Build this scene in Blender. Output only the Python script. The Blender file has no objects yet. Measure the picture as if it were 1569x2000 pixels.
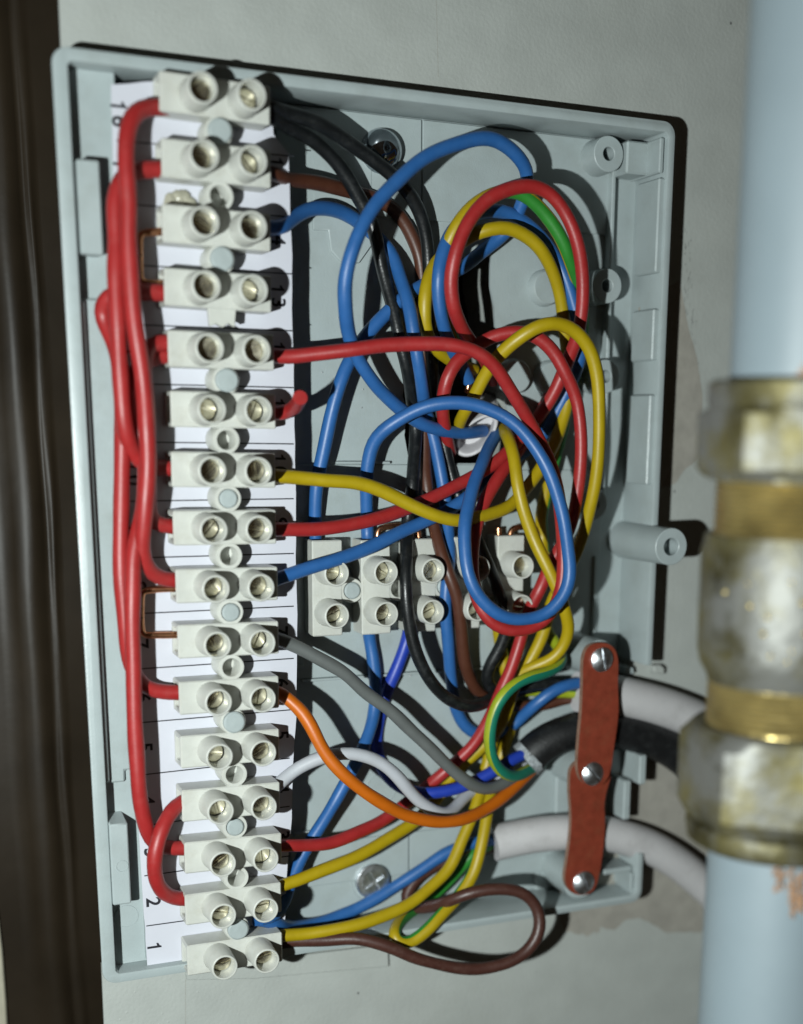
import bpy, bmesh, math, random
import numpy as np
from mathutils import Vector, Matrix
from mathutils.geometry import tessellate_polygon
random.seed(7)
S = 0.001                                   # everything below is written in millimetres
scene = bpy.context.scene
C = scene.collection

# ------------------------------------------------------------------ camera
RC = np.array([[0.911, 0.01261, 0.4122], [-0.08304, -0.97345, 0.21331], [0.40395, -0.22855, -0.88577]])
u_, _, v_ = np.linalg.svd(RC); RC = u_ @ v_
CAM = np.array([-90.006, 21.876, 233.753]); FPX, CX, CY = 2567.30, 924.13, 1436.30
cd = bpy.data.cameras.new('camera'); cam = bpy.data.objects.new('camera', cd); C.objects.link(cam)
cd.sensor_fit = 'HORIZONTAL'; cd.sensor_width = 36; cd.lens = FPX * 36 / 1569
cd.shift_x = (784.5 - CX) / 1569; cd.shift_y = (CY - 1000) / 1569
cd.clip_start = 0.005; cd.clip_end = 20
M = Matrix.Identity(4)
for i in range(3):
    M[i][0] = RC[0][i]; M[i][1] = -RC[1][i]; M[i][2] = -RC[2][i]; M[i][3] = CAM[i] * S
cam.matrix_world = M
cd.dof.use_dof = True; cd.dof.focus_distance = 0.248; cd.dof.aperture_fstop = 11.0
scene.camera = cam

def U(x, y, z):
    """point of the place seen at photograph pixel (x, y) that lies z mm above the rim of the box"""
    d = RC.T @ np.array([(x - CX) / FPX, (y - CY) / FPX, 1.0])
    t = (z - CAM[2]) / d[2]
    return Vector(CAM + t * d)

# ------------------------------------------------------------------ light: the camera's flash, a dim warm room
w = bpy.data.worlds.new('World'); scene.world = w; w.use_nodes = True
bg = w.node_tree.nodes['Background']; bg.inputs[0].default_value = (1.0, 0.74, 0.5, 1); bg.inputs[1].default_value = 0.020
FLASH = Vector((-160, -4, 216))
ld = bpy.data.lights.new('flash', 'AREA'); ld.shape = 'RECTANGLE'; ld.size = 0.003; ld.size_y = 0.006
ld.energy = 1.10; ld.color = (0.93, 1.0, 0.985)
fl = bpy.data.objects.new('flash', ld); C.objects.link(fl); fl.location = FLASH * S
fl.rotation_euler = (Vector((-15, -38, -8)) - FLASH).to_track_quat('-Z', 'Y').to_euler()
vs = scene.view_settings
vs.view_transform = 'Standard'; vs.look = 'None'; vs.exposure = 0; vs.gamma = 1; vs.use_curve_mapping = False
scene.render.engine = 'CYCLES'
scene.cycles.max_bounces = 8

# ------------------------------------------------------------------ materials
ALB = 0.60
def mat(name, col, rough=0.45, metal=0.0, var=0.06, vscale=400, bump=0.0, bscale=2500, spec=0.5, dirt=None, dscale=120, damt=0.5, sss=0.0, coat=0.0, stretch=None, objvar=0.0, dpos=(0.5, 0.75)):
    if not metal:                            # matt and plastic colours as real reflectances, the flash is bright
        col = tuple(c * ALB for c in col); dirt = dirt and tuple(c * ALB for c in dirt)
    m = bpy.data.materials.new(name); m.use_nodes = True
    nt = m.node_tree; b = nt.nodes['Principled BSDF']; L = nt.links.new
    b.inputs['Roughness'].default_value = rough; b.inputs['Metallic'].default_value = metal
    b.inputs['Specular IOR Level'].default_value = spec
    if coat: b.inputs['Coat Weight'].default_value = coat; b.inputs['Coat Roughness'].default_value = 0.2
    if sss:
        b.inputs['Subsurface Weight'].default_value = sss; b.inputs['Subsurface Radius'].default_value = (1, .9, .7); b.inputs['Subsurface Scale'].default_value = 0.0012
    tc = nt.nodes.new('ShaderNodeTexCoord')
    gi = nt.nodes.new('ShaderNodeObjectInfo')
    add = nt.nodes.new('ShaderNodeVectorMath'); add.operation = 'ADD'
    L(tc.outputs['Object'], add.inputs[0]); L(gi.outputs['Location'], add.inputs[1])
    vec = add.outputs[0]
    if stretch:
        mp = nt.nodes.new('ShaderNodeMapping'); mp.inputs['Scale'].default_value = stretch; L(vec, mp.inputs[0]); vec = mp.outputs[0]
    n = nt.nodes.new('ShaderNodeTexNoise'); n.inputs['Scale'].default_value = vscale; n.inputs['Detail'].default_value = 5; L(vec, n.inputs['Vector'])
    r = nt.nodes.new('ShaderNodeValToRGB'); L(n.outputs['Fac'], r.inputs[0])
    r.color_ramp.elements[0].position = 0.3; r.color_ramp.elements[1].position = 0.7
    r.color_ramp.elements[0].color = tuple(c * (1 - var) for c in col) + (1,); r.color_ramp.elements[1].color = tuple(min(1, c * (1 + var)) for c in col) + (1,)
    out = r.outputs[0]
    if dirt:
        n2 = nt.nodes.new('ShaderNodeTexNoise'); n2.inputs['Scale'].default_value = dscale; n2.inputs['Detail'].default_value = 8; n2.inputs['Roughness'].default_value = 0.7; L(vec, n2.inputs['Vector'])
        r2 = nt.nodes.new('ShaderNodeValToRGB'); r2.color_ramp.elements[0].position = dpos[0]; r2.color_ramp.elements[1].position = dpos[1]
        r2.color_ramp.elements[1].color = (damt, damt, damt, 1); r2.color_ramp.elements[0].color = (0, 0, 0, 1); L(n2.outputs['Fac'], r2.inputs[0])
        mx = nt.nodes.new('ShaderNodeMixRGB'); mx.inputs[2].default_value = tuple(dirt) + (1,); L(r2.outputs[0], mx.inputs[0]); L(out, mx.inputs[1]); out = mx.outputs[0]
    if objvar:
        hv = nt.nodes.new('ShaderNodeHueSaturation'); mr = nt.nodes.new('ShaderNodeMapRange'); mr.inputs[3].default_value = 1 - objvar; mr.inputs[4].default_value = 1 + objvar
        L(gi.outputs['Random'], mr.inputs[0]); L(mr.outputs[0], hv.inputs['Value']); L(out, hv.inputs['Color']); out = hv.outputs[0]
    L(out, b.inputs['Base Color'])
    rr = nt.nodes.new('ShaderNodeMapRange'); rr.inputs[3].default_value = max(0.02, rough - 0.07); rr.inputs[4].default_value = min(1, rough + 0.07); L(n.outputs['Fac'], rr.inputs[0]); L(rr.outputs[0], b.inputs['Roughness'])
    if bump:
        n3 = nt.nodes.new('ShaderNodeTexNoise'); n3.inputs['Scale'].default_value = bscale; n3.inputs['Detail'].default_value = 4; L(vec, n3.inputs['Vector'])
        bp = nt.nodes.new('ShaderNodeBump'); bp.inputs['Strength'].default_value = bump; bp.inputs['Distance'].default_value = 0.0002; L(n3.outputs['Fac'], bp.inputs['Height']); L(bp.outputs[0], b.inputs['Normal'])
    return m
MAT = dict(
    box=mat('grey box plastic', (0.52, 0.60, 0.605), 0.36, var=0.04, vscale=200, bump=0.2, bscale=3000, dirt=(0.38, 0.42, 0.39), dscale=120, damt=0.4),
    wall=mat('white board paint', (0.575, 0.61, 0.575), 0.6, var=0.05, vscale=120, bump=0.38, bscale=1500, dirt=(0.49, 0.51, 0.46), dscale=40, damt=0.3),
    bare=mat('bare beige plaster', (0.46, 0.44, 0.385), 0.8, var=0.10, vscale=300, bump=0.3, bscale=1500),
    paper=mat('white label paper', (0.80, 0.815, 0.90), 0.7, var=0.015, vscale=150, bump=0.05),
    ink=mat('black print', (0.012, 0.012, 0.02), 0.6),
    term=mat('ivory terminal plastic', (0.76, 0.775, 0.715), 0.34, var=0.05, vscale=300, bump=0.25, bscale=1800, sss=0.05, dirt=(0.50, 0.47, 0.37), dscale=260, damt=0.35, objvar=0.035),
    glue=mat('yellowed clear glue', (0.56, 0.54, 0.42), 0.2, var=0.15, vscale=900, bump=0.8, bscale=1200),
    brass=mat('dull brass screw', (0.78, 0.72, 0.55), 0.2, metal=1.0, var=0.3, vscale=500, bump=0.12, bscale=900),
    steel=mat('zinc steel screw', (0.70, 0.73, 0.76), 0.36, metal=1.0, var=0.2, vscale=800, bump=0.3, bscale=2500),
    peg=mat('grey peg plastic', (0.49, 0.56, 0.56), 0.55, var=0.05, vscale=400, bump=0.3, bscale=1500),
    chrome=mat('chromed screw dark reflection tone', (0.34, 0.37, 0.40), 0.12, metal=1.0, var=0.2, vscale=800),  # base colour darkened to stand for the dark room it reflects
    copper=mat('bare copper', (0.62, 0.30, 0.16), 0.28, metal=1.0, var=0.2, vscale=500),
    red=mat('red pvc', (0.47, 0.026, 0.026), 0.44, var=0.07, vscale=350, bump=0.12, bscale=2500, dirt=(0.5, 0.16, 0.14), dscale=500, damt=0.18),
    blue=mat('blue pvc', (0.030, 0.155, 0.46), 0.44, var=0.07, vscale=350, bump=0.1, bscale=2500, dirt=(0.12, 0.26, 0.5), dscale=500, damt=0.15),
    dblue=mat('deep blue pvc', (0.018, 0.06, 0.50), 0.44, var=0.07, vscale=350, bump=0.1, bscale=2500),
    yellow=mat('yellow pvc', (0.55, 0.40, 0.004), 0.44, var=0.05, vscale=350, bump=0.1, bscale=2500, dirt=(0.35, 0.24, 0.02), dscale=400, damt=0.2),
    green=mat('green pvc', (0.035, 0.30, 0.035), 0.44, var=0.07, vscale=350, bump=0.1, bscale=2500),
    teal=mat('sea green pvc', (0.012, 0.24, 0.15), 0.44, var=0.07, vscale=350, bump=0.1, bscale=2500),
    lemon=mat('greenish yellow pvc', (0.42, 0.50, 0.02), 0.44, var=0.07, vscale=350, bump=0.1, bscale=2500),
    black=mat('black pvc', (0.010, 0.012, 0.013), 0.36, var=0.2, vscale=350, bump=0.2, bscale=2500, dirt=(0.08, 0.085, 0.085), dscale=700, damt=0.35),
    brown=mat('brown pvc', (0.105, 0.034, 0.017), 0.44, var=0.1, vscale=350, bump=0.12, bscale=2500, dirt=(0.19, 0.09, 0.06), dscale=600, damt=0.25),
    umber=mat('dark brown pvc', (0.085, 0.030, 0.021), 0.44, var=0.1, vscale=350, bump=0.15, bscale=2500, dirt=(0.22, 0.13, 0.10), dscale=600, damt=0.3),
    grey=mat('grey pvc', (0.165, 0.18, 0.175), 0.44, var=0.06, vscale=350, bump=0.12, bscale=2500),
    orange=mat('orange pvc', (0.72, 0.165, 0.004), 0.44, var=0.05, vscale=350, bump=0.1, bscale=2500),
    white=mat('white pvc', (0.66, 0.69, 0.74), 0.44, var=0.03, vscale=350, bump=0.1, bscale=2500),
    sheath=mat('white cable sheath', (0.76, 0.75, 0.755), 0.5, var=0.04, vscale=150, bump=0.15, bscale=1500, dirt=(0.3, 0.28, 0.26), dscale=160, damt=0.35),
    ring=mat('white sheath cut end', (0.74, 0.72, 0.74), 0.5, var=0.05, vscale=500, bump=0.3, bscale=1500),
    bsheath=mat('black cable sheath', (0.009, 0.010, 0.011), 0.5, var=0.2, vscale=300, bump=0.3, bscale=1800, dirt=(0.06, 0.065, 0.065), dscale=500, damt=0.5),
    fibre=mat('rust red fibre board', (0.295, 0.05, 0.023), 0.5, var=0.16, vscale=500, bump=0.25, bscale=2500, dirt=(0.24, 0.09, 0.04), dscale=350, damt=0.4),
    fibre_edge=mat('pale fibre edge', (0.34, 0.20, 0.14), 0.7, var=0.2, vscale=900),
    pipe=mat('pale blue pipe paint', (0.31, 0.385, 0.425), 0.5, var=0.04, vscale=60, bump=0.1, bscale=500),
    rust=mat('orange smear', (0.47, 0.27, 0.15), 0.6, var=0.2, vscale=300),
    fitting=mat('tarnished brass', (0.105, 0.092, 0.038), 0.52, metal=0.5, var=0.7, vscale=90, bump=1.0, bscale=420, dirt=(0.17, 0.172, 0.16), dscale=62, damt=0.95, dpos=(0.44, 0.58), spec=0.3),
    brassclean=mat('bright brass', (0.46, 0.36, 0.14), 0.3, metal=0.8, var=0.35, vscale=120, bump=0.9, bscale=600),
    dark=mat('dark brown gloss paint', (0.028, 0.020, 0.012), 0.42, var=0.3, vscale=40, bump=0.4, bscale=120, spec=0.15),
    void=mat('dark cavity', (0.02, 0.016, 0.012), 0.9),
    cavity=mat('shade darkened cavity plaster', (0.035, 0.028, 0.018), 0.9, var=0.3, vscale=200, bump=0.5, bscale=400),  # near-black colour carries the shade inside the opening
    cream=mat('cream gloss paint', (0.62, 0.58, 0.45), 0.4),
    frost=mat('frayed sheath end', (0.42, 0.46, 0.48), 0.6, var=0.45, vscale=1600, bump=1.0, bscale=2500),
    mark=mat('pencil mark', (0.12, 0.12, 0.12), 0.8),
)

# ------------------------------------------------------------------ mesh helpers (mm)
class MB:
    def __init__(s): s.v = []; s.f = []; s.m = []
    def add(s, vs, fs, mi=0):
        o = len(s.v); s.v += [Vector(q) for q in vs]
        for q in fs: s.f.append([o + i for i in q]); s.m.append(mi)
        return s
    def box(s, x0, x1, y0, y1, z0, z1, mi=0):
        return s.add([(x, y, z) for z in (z0, z1) for y in (y0, y1) for x in (x0, x1)],
                     [(0, 2, 3, 1), (4, 5, 7, 6), (0, 1, 5, 4), (2, 6, 7, 3), (0, 4, 6, 2), (1, 3, 7, 5)], mi)
    def prism(s, poly, z0, z1, holes=(), mi=0, side=None, zf=None):
        loops = [[Vector((p[0], p[1], 0)) for p in lp] for lp in [poly] + list(holes)]
        flat = [p for lp in loops for p in lp]; n = len(flat)
        zf = zf or (lambda x, y: 0.0)
        vs = [(p.x, p.y, z0 + zf(p.x, p.y)) for p in flat] + [(p.x, p.y, z1 + zf(p.x, p.y)) for p in flat]
        tri = tessellate_polygon(loops); fs = []
        for t in tri:
            a, b, c = (flat[i] for i in t)
            if (b - a).cross(c - a).z < 0: t = t[::-1]
            fs.append([i + n for i in t]); fs.append(list(t)[::-1])
        s.add(vs, fs, mi)
        base = len(s.v) - 2 * n; k = 0
        for li, lp in enumerate(loops):
            m_ = len(lp)
            area = sum(lp[i].x * lp[(i + 1) % m_].y - lp[(i + 1) % m_].x * lp[i].y for i in range(m_))
            ccw = area > 0
            if li: ccw = not ccw
            for i in range(m_):
                a, b = base + k + i, base + k + (i + 1) % m_
                q = [a, b, b + n, a + n]
                s.f.append(q if ccw else q[::-1]); s.m.append(mi if side is None else side)
            k += m_
        return s
    def lathe(s, prof, cx=0, cy=0, cz=0, seg=24, mi=0, cap=True):
        n = len(prof); vs = []; fs = []
        for i in range(seg):
            a = 2 * math.pi * i / seg
            for r, z in prof: vs.append((cx + r * math.cos(a), cy + r * math.sin(a), cz + z))
        for i in range(seg):
            j = (i + 1) % seg
            for k in range(n - 1): fs.append((i * n + k, j * n + k, j * n + k + 1, i * n + k + 1))
        if cap:
            if prof[0][0] > 1e-6: fs.append([i * n for i in range(seg)][::-1])
            if prof[-1][0] > 1e-6: fs.append([i * n + n - 1 for i in range(seg)])
        return s.add(vs, fs, mi)
    def tube(s, pts, r, seg=12, mi=0, stripe=None, twist=0.0, cap=True, capmi=None, rf=None, ph=0.0):
        P = [Vector(p) for p in pts]; n = len(P); T = []
        for i in range(n):
            t = P[min(i + 1, n - 1)] - P[max(i - 1, 0)]
            T.append(t.normalized())
        up = Vector((0, 0, 1)) if abs(T[0].z) < 0.9 else Vector((1, 0, 0))
        N = (up - T[0] * up.dot(T[0])).normalized(); vs = []; L = 0
        for i in range(n):
            if i:
                N = (N - T[i] * N.dot(T[i])); N.normalize(); L += (P[i] - P[i - 1]).length
            B = T[i].cross(N); rr = r * (rf(i / (n - 1)) if rf else 1)
            for k in range(seg):
                a = 2 * math.pi * k / seg + twist * L + ph
                vs.append(P[i] + (N * math.cos(a) + B * math.sin(a)) * rr)
        o = len(s.v); s.v += vs
        for i in range(n - 1):
            for k in range(seg):
                l = (k + 1) % seg
                s.f.append([o + i * seg + k, o + i * seg + l, o + (i + 1) * seg + l, o + (i + 1) * seg + k])
                s.m.append(1 if (stripe and k in stripe) else mi)
        if cap:
            cm = mi if capmi is None else capmi
            s.f.append([o + k for k in range(seg)][::-1]); s.m.append(cm)
            s.f.append([o + (n - 1) * seg + k for k in range(seg)]); s.m.append(cm)
        return s

WL = {}
def put(o, parent, c):
    C.objects.link(o)
    if parent is not None:
        o.parent = parent; o.location = (Vector(c) - WL[parent.name]) * S
    else: o.location = Vector(c) * S
    WL[o.name] = Vector(c)
def tag(o, label=None, cat=None, group=None, kind=None):
    if label: o['label'] = label
    if cat: o['category'] = cat
    if group: o['group'] = group
    if kind: o['kind'] = kind
    return o
def mesh_of(name, mb, mats, c, bevel=0.0, smooth=35, bseg=1):
    me = bpy.data.meshes.new(name)
    me.from_pydata([((v - c) * S)[:] for v in mb.v], [], mb.f)
    for m in (mats if isinstance(mats, (list, tuple)) else [mats]): me.materials.append(MAT[m])
    me.polygons.foreach_set('material_index', mb.m)
    if bevel:
        bm = bmesh.new(); bm.from_mesh(me)
        bmesh.ops.remove_doubles(bm, verts=bm.verts, dist=1e-7)
        bmesh.ops.dissolve_limit(bm, angle_limit=0.01, verts=bm.verts, edges=bm.edges)
        es = [e for e in bm.edges if len(e.link_faces) == 2 and e.calc_face_angle(0) > 0.6]
        bmesh.ops.bevel(bm, geom=es, offset=bevel * S, segments=bseg, profile=0.5, affect='EDGES', clamp_overlap=True)
        bm.to_mesh(me); bm.free()
    if smooth:
        me.polygons.foreach_set('use_smooth', [True] * len(me.polygons))
        me.set_sharp_from_angle(angle=math.radians(smooth))
    me.update(); return me
def obj(name, mb, mats, parent=None, bevel=0.0, smooth=35, bseg=1):
    lo = Vector([min(v[i] for v in mb.v) for i in range(3)]); hi = Vector([max(v[i] for v in mb.v) for i in range(3)])
    c = Vector(((lo.x + hi.x) / 2, (lo.y + hi.y) / 2, lo.z))
    o = bpy.data.objects.new(name, mesh_of(name, mb, mats, c, bevel, smooth, bseg)); put(o, parent, c); return o
def thing(name, loc, label, cat, group=None):
    o = bpy.data.objects.new(name, None); o.empty_display_size = 0.005; put(o, None, Vector(loc)); return tag(o, label, cat, group)
def spline(pts, step=1.2):
    P = [Vector(p) for p in pts]; P = [P[0] * 2 - P[1]] + P + [P[-1] * 2 - P[-2]]; out = []
    for i in range(1, len(P) - 2):
        a, b, c, d = P[i - 1:i + 3]
        # centripetal Catmull-Rom
        t0 = 0; t1 = t0 + max(1e-4, (b - a).length) ** .5; t2 = t1 + max(1e-4, (c - b).length) ** .5; t3 = t2 + max(1e-4, (d - c).length) ** .5
        n = max(2, int((c - b).length / step))
        for k in range(n):
            t = t1 + (t2 - t1) * k / n
            A1 = a * ((t1 - t) / (t1 - t0)) + b * ((t - t0) / (t1 - t0)); A2 = b * ((t2 - t) / (t2 - t1)) + c * ((t - t1) / (t2 - t1)); A3 = c * ((t3 - t) / (t3 - t2)) + d * ((t - t2) / (t3 - t2))
            B1 = A1 * ((t2 - t) / (t2 - t0)) + A2 * ((t - t0) / (t2 - t0)); B2 = A2 * ((t3 - t) / (t3 - t1)) + A3 * ((t - t1) / (t3 - t1))
            out.append(B1 * ((t2 - t) / (t2 - t1)) + B2 * ((t - t1) / (t2 - t1)))
    out.append(P[-2])
    for _ in range(2):        # relax like a bent wire
        out = [out[0]] + [(out[i - 1] + out[i] * 2 + out[i + 1]) / 4 for i in range(1, len(out) - 1)] + [out[-1]]
    return out
def wobble(P, amp, seed, lam=9.0):
    q = random.Random(seed); ph = [[q.uniform(0, 6.28) for _ in range(3)] for _ in range(3)]; fr = [q.uniform(.6, 1.5) / lam for _ in range(3)]
    out = []; L = 0
    for i, p in enumerate(P):
        if i: L += (P[i] - P[i - 1]).length
        out.append(p + Vector([amp * sum(math.sin(6.283 * L * fr[k] + ph[k][a]) for k in range(3)) / 2 for a in range(3)]))
    return out
def arc(cx, cy, r, a0, a1, n=6):
    return [(cx + r * math.cos(math.radians(a0 + (a1 - a0) * i / n)), cy + r * math.sin(math.radians(a0 + (a1 - a0) * i / n))) for i in range(n + 1)]
def XY(x, y, z): p = U(x, y, z); return (p.x, p.y)

# ------------------------------------------------------------------ setting: board, cavity, dark recess
FZ, BZ, WZ = -11.8, -12.5, -8.2             # floor and underside of the box, face of the board it is let into
W2, H2 = 116.06 / 2, 159.27 / 2
hole = [XY(*q, FZ) for q in [(803, 560), (880, 505), (958, 500), (958, 560), (966, 600), (968, 640), (985, 760), (1000, 860), (985, 905), (800, 905), (790, 850), (796, 800), (787, 775), (795, 700), (800, 640)]]
hc = Vector((sum(p[0] for p in hole) / len(hole), sum(p[1] for p in hole) / len(hole), 0))
whole = [(hc.x + (p[0] - hc.x) * 1.06, hc.y + (p[1] - hc.y) * 1.06) for p in hole]
ci, cj, cr_ = W2 - .8, H2 - .8, 2.2
lxe = lambda y: -56.1 + .0104 * y
board = MB().prism([(lxe(-160), -160), (190, -160), (190, 190), (lxe(190), 190), (lxe(cj), cj)] + arc(ci - cr_, cj - cr_, cr_, 90, 0) + arc(ci - cr_, -cj + cr_, cr_, 0, -90) + [(lxe(-cj), -cj)], WZ - 1.0, WZ)
board.prism([(-50, -160), (190, -160), (190, 190), (-50, 190), (-50, cj)] + arc(ci - cr_, cj - cr_, cr_, 90, 0) + arc(ci - cr_, -cj + cr_, cr_, 0, -90) + [(-50, -cj)], BZ - 14, WZ - 1.05)
board.prism([(-50.1, -cj - 1), (W2 + 1, -cj - 1), (W2 + 1, cj + 1), (-50.1, cj + 1)], BZ - 13.8, BZ, holes=[whole])
wall = tag(obj('wall', board, 'wall', smooth=0, bevel=0), kind='structure')
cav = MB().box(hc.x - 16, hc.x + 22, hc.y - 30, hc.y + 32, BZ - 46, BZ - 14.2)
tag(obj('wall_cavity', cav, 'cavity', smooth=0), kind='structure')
def jag(poly, amp, step=1.2, seed=0):
    r = random.Random(seed); out = []
    for i, (x, y, j) in enumerate(poly):
        x2, y2, _ = poly[(i + 1) % len(poly)]; L = math.hypot(x2 - x, y2 - y); n = max(1, int(L / step))
        for k in range(n):
            t = k / n; a = amp * j if 0 < k else 0
            out.append((x + (x2 - x) * t + r.uniform(-a, a), y + (y2 - y) * t + r.uniform(-a, a)))
    return out
def patch(px, seed, amp=.35):
    P = [XY(x, y, WZ) + (j,) for x, y, j in px]
    a = sum(P[i][0] * P[(i + 1) % len(P)][1] - P[(i + 1) % len(P)][0] * P[i][1] for i in range(len(P)))
    if a < 0: P = P[::-1]
    return obj('bare_plaster_patch', MB().prism(jag(P, amp, .9, seed), WZ - .5, WZ + .05), 'bare', wall, smooth=0)
patch([(1240, 1100, 0), (1250, 600, 0), (1327, 545, 1), (1345, 640, 0.4), (1362, 700, .4), (1372, 770, .4), (1372, 890, .4), (1340, 915, 1.6), (1318, 945, 1), (1270, 960, 0)], 3, .22)
patch([(1150, 1500, 0), (1290, 1480, 0), (1420, 1500, 0), (1420, 1820, 0), (1300, 1822, .3), (1283, 1810, .3), (1250, 1793, .3), (1225, 1796, .4), (1205, 1812, 1), (1185, 1815, 3.2), (1165, 1825, 3.2), (1135, 1826, 2.0), (1103, 1818, .6), (1085, 1770, 0)], 5, .42)
# chipped lip of plaster by the upper cable, pencil specks
mk = MB()
r_ = random.Random(4)
for k in range(60):
    t = r_.random(); x = 1335 + 22 * t + r_.uniform(-9, 9); y = 440 + 270 * t + r_.uniform(-14, 14)
    p = U(x, y, WZ); l = r_.uniform(.25, 1.0); a = r_.uniform(-.5, .3); wd = r_.uniform(.05, .11)
    d = Vector((math.sin(a) * l, -math.cos(a) * l, 0)); e = Vector((wd, 0, 0))
    mk.add([p + Vector((0, 0, .03)), p + e + Vector((0, 0, .03)), p + e + d + Vector((0, 0, .03)), p + d + Vector((0, 0, .03))], [(3, 2, 1, 0)])
for x, y, s_ in ((700, 1940, .5), (1428, 45, .5), (1318, 960, .5), (1350, 470, .25), (862, 1868, .2), (1047, 1900, .18)):
    p = U(x, y, WZ + .03); mk.add([p + Vector((s_ * .45 * math.cos(i), s_ * .6 * math.sin(i), 0)) for i in range(6)], [range(6)])
tag(obj('pencil_specks', mk, 'mark', wall, smooth=0), kind='stuff')
# small runs and blobs in the paint below and above the box
bl = MB()
for k in range(46):
    x = r_.uniform(210, 560); y = r_.uniform(1925, 2010) if k < 34 else r_.uniform(0, 80)
    p = U(x, y, WZ - .03); rr = r_.uniform(.12, .4); bl.lathe([(rr, 0), (rr * .7, rr * .10), (0, rr * .16)], p.x, p.y, p.z, 8)
tag(obj('paint_blobs', bl, 'wall', wall), kind='stuff')
# two fine scored lines in the paint
for a, b in (((852, 0), (856, 150)), ((362, 1912), (362, 2010))):
    p, q = U(*a, WZ), U(*b, WZ); e = Vector((.07, 0, 0)); zz = Vector((0, 0, .02))
    obj('scored_line', MB().add([p + zz, p + e + zz, q + e + zz, q + zz], [(0, 1, 2, 3)][::1]), 'mark' if 0 else 'bare', wall, smooth=0)
# recess left of the board, with a dark gloss painted upright in it
tag(obj('recess_back', MB().box(-400, -30, -260, 260, -96, -90), 'dark', smooth=0), kind='structure')
up = thing('dark_upright', (-70, 0, -90), 'dark brown gloss painted upright standing in the recess left of the board', 'moulding')
prof = [(-120, -2), (-68, -2), (-66, -1.2), (-64.5, .6), (-63, 2.2), (-61.4, 2.9), (-60, 2.4), (-58.9, 1.0), (-58.2, .3), (-57.7, .6), (-57.2, 1.0), (-56.8, 1.1), (-56.4, .9), (-55.9, .3), (-55, .1), (-40, 0)]
vs = []; n_ = 70; rn = random.Random(11); ph = [rn.uniform(0, 6) for _ in prof]
for i in range(n_ + 1):
    y = -150 + 300 * i / n_
    for k, (x, z) in enumerate(prof):
        vs.append((x + .3 * math.sin(y * .045 + 1) + .12 * math.sin(y * .17 + ph[k] * .3), y, -46 + z * .55 + .12 * math.sin(y * .1 + ph[k])))
m_ = len(prof); fs = [(i * m_ + k, i * m_ + k + 1, (i + 1) * m_ + k + 1, (i + 1) * m_ + k) for i in range(n_) for k in range(m_ - 1)]
mb = MB().add(vs, fs); mb.box(-119.5, -41, -149, 149, -89.8, -49.5)
obj('moulded_face', mb, 'dark', up, smooth=60)
cr = thing('cream_board', (-80, -110, -47.6), 'blurred cream painted board edge in the lower left corner', 'board')
obj('board_edge', MB().prism([XY(-120, 1560, -45.6), XY(-120, 2080, -45.6), XY(18, 2080, -45.6), XY(12, 1960, -45.6), XY(5, 1860, -45.6), XY(-4, 1780, -45.6)][::-1], -47.6, -45.6), 'cream', cr, bevel=.3)

# ------------------------------------------------------------------ junction box
jb = thing('junction_box', (0, 0, BZ), 'open pale grey plastic junction box full of coloured wires, screwed to the board', 'junction box')
flo = [(-W2 + 2.3, -H2 + .8), (W2 - .8, -H2 + .8), (W2 - .8, H2 - .8), (-W2 + 2.3, H2 - .8)]
sx0 = XY(822, 300, FZ)[0]
def clip_x(poly, x, keep_left):
    out = []
    for i in range(len(poly)):
        a, b = poly[i], poly[(i + 1) % len(poly)]
        ia = (a[0] <= x) == keep_left; ib = (b[0] <= x) == keep_left
        if ia: out.append(a)
        if ia != ib:
            t = (x - a[0]) / (b[0] - a[0]); out.append((x, a[1] + (b[1] - a[1]) * t))
    return out
obj('floor', MB().prism(flo, BZ + .03, FZ, holes=[hole]), 'box', jb, smooth=0)
# upper and lower floor seams: a fine raised-sheet joint either side of a slit
for y0, y1, xx in ((H2 - 2.2, XY(825, 430, FZ)[1], XY(823, 300, FZ)[0]), (XY(798, 1625, FZ)[1], XY(797, 1705, FZ)[1], XY(798, 1660, FZ)[0])):
    obj('floor_plate', MB().box(-18.4, xx - .14, min(y0, y1), max(y0, y1), FZ - .2, FZ + .5), 'box', jb, bevel=.12)
    obj('floor_plate', MB().box(xx + .14, 50.2, min(y0, y1), max(y0, y1), FZ - .2, FZ + .5), 'box', jb, bevel=.12)
# side wall: one C-shaped moulding, open at the lower right where the cables leave
ya, yb = XY(1277, 1299, 0)[1], XY(1250, 1668, 0)[1]; R = 2.6
outer = [(W2, ya)] + arc(W2 - R, H2 - R, R, 0, 90) + arc(-W2 + R, H2 - R, R, 90, 180) + arc(-W2 + R, -H2 + R, R, 180, 270) + arc(W2 - R, -H2 + R, R, 270, 360) + [(W2, yb)]
tl, tt, tr, tb = 2.5, 2.0, 1.5, 1.8
inner = [(W2 - tr, yb)] + [(W2 - tr, -H2 + tb + .8), (W2 - tr - .8, -H2 + tb), (-W2 + tl + .6, -H2 + tb), (-W2 + tl, -H2 + tb + .6), (-W2 + tl, H2 - tt - .6), (-W2 + tl + .6, H2 - tt), (W2 - tr - .8, H2 - tt), (W2 - tr, H2 - tt - .8)] + [(W2 - tr, ya)]
sw = MB().prism(outer + inner, BZ + .02, 0)
for v in sw.v:                              # draft on the left outer face
    if v.z < -5: v.x = max(v.x, -W2 + 2.1)
obj('side_wall', sw, 'box', jb, bevel=.28, bseg=2)
y0, y1 = XY(1262, 1533, 0)[1], XY(1264, 1476, 0)[1]
obj('side_wall_piece', MB().box(W2 - 1.7, W2, y0, y1, BZ + .02, -.4), 'box', jb, bevel=.25)
y2 = XY(1225, 1606, 0)[1]
obj('side_wall_piece', MB().box(W2 - 4.6, W2 - 2.9, y2, y0 + .8, BZ + .02, -1.6), 'box', jb, bevel=.25)
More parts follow.
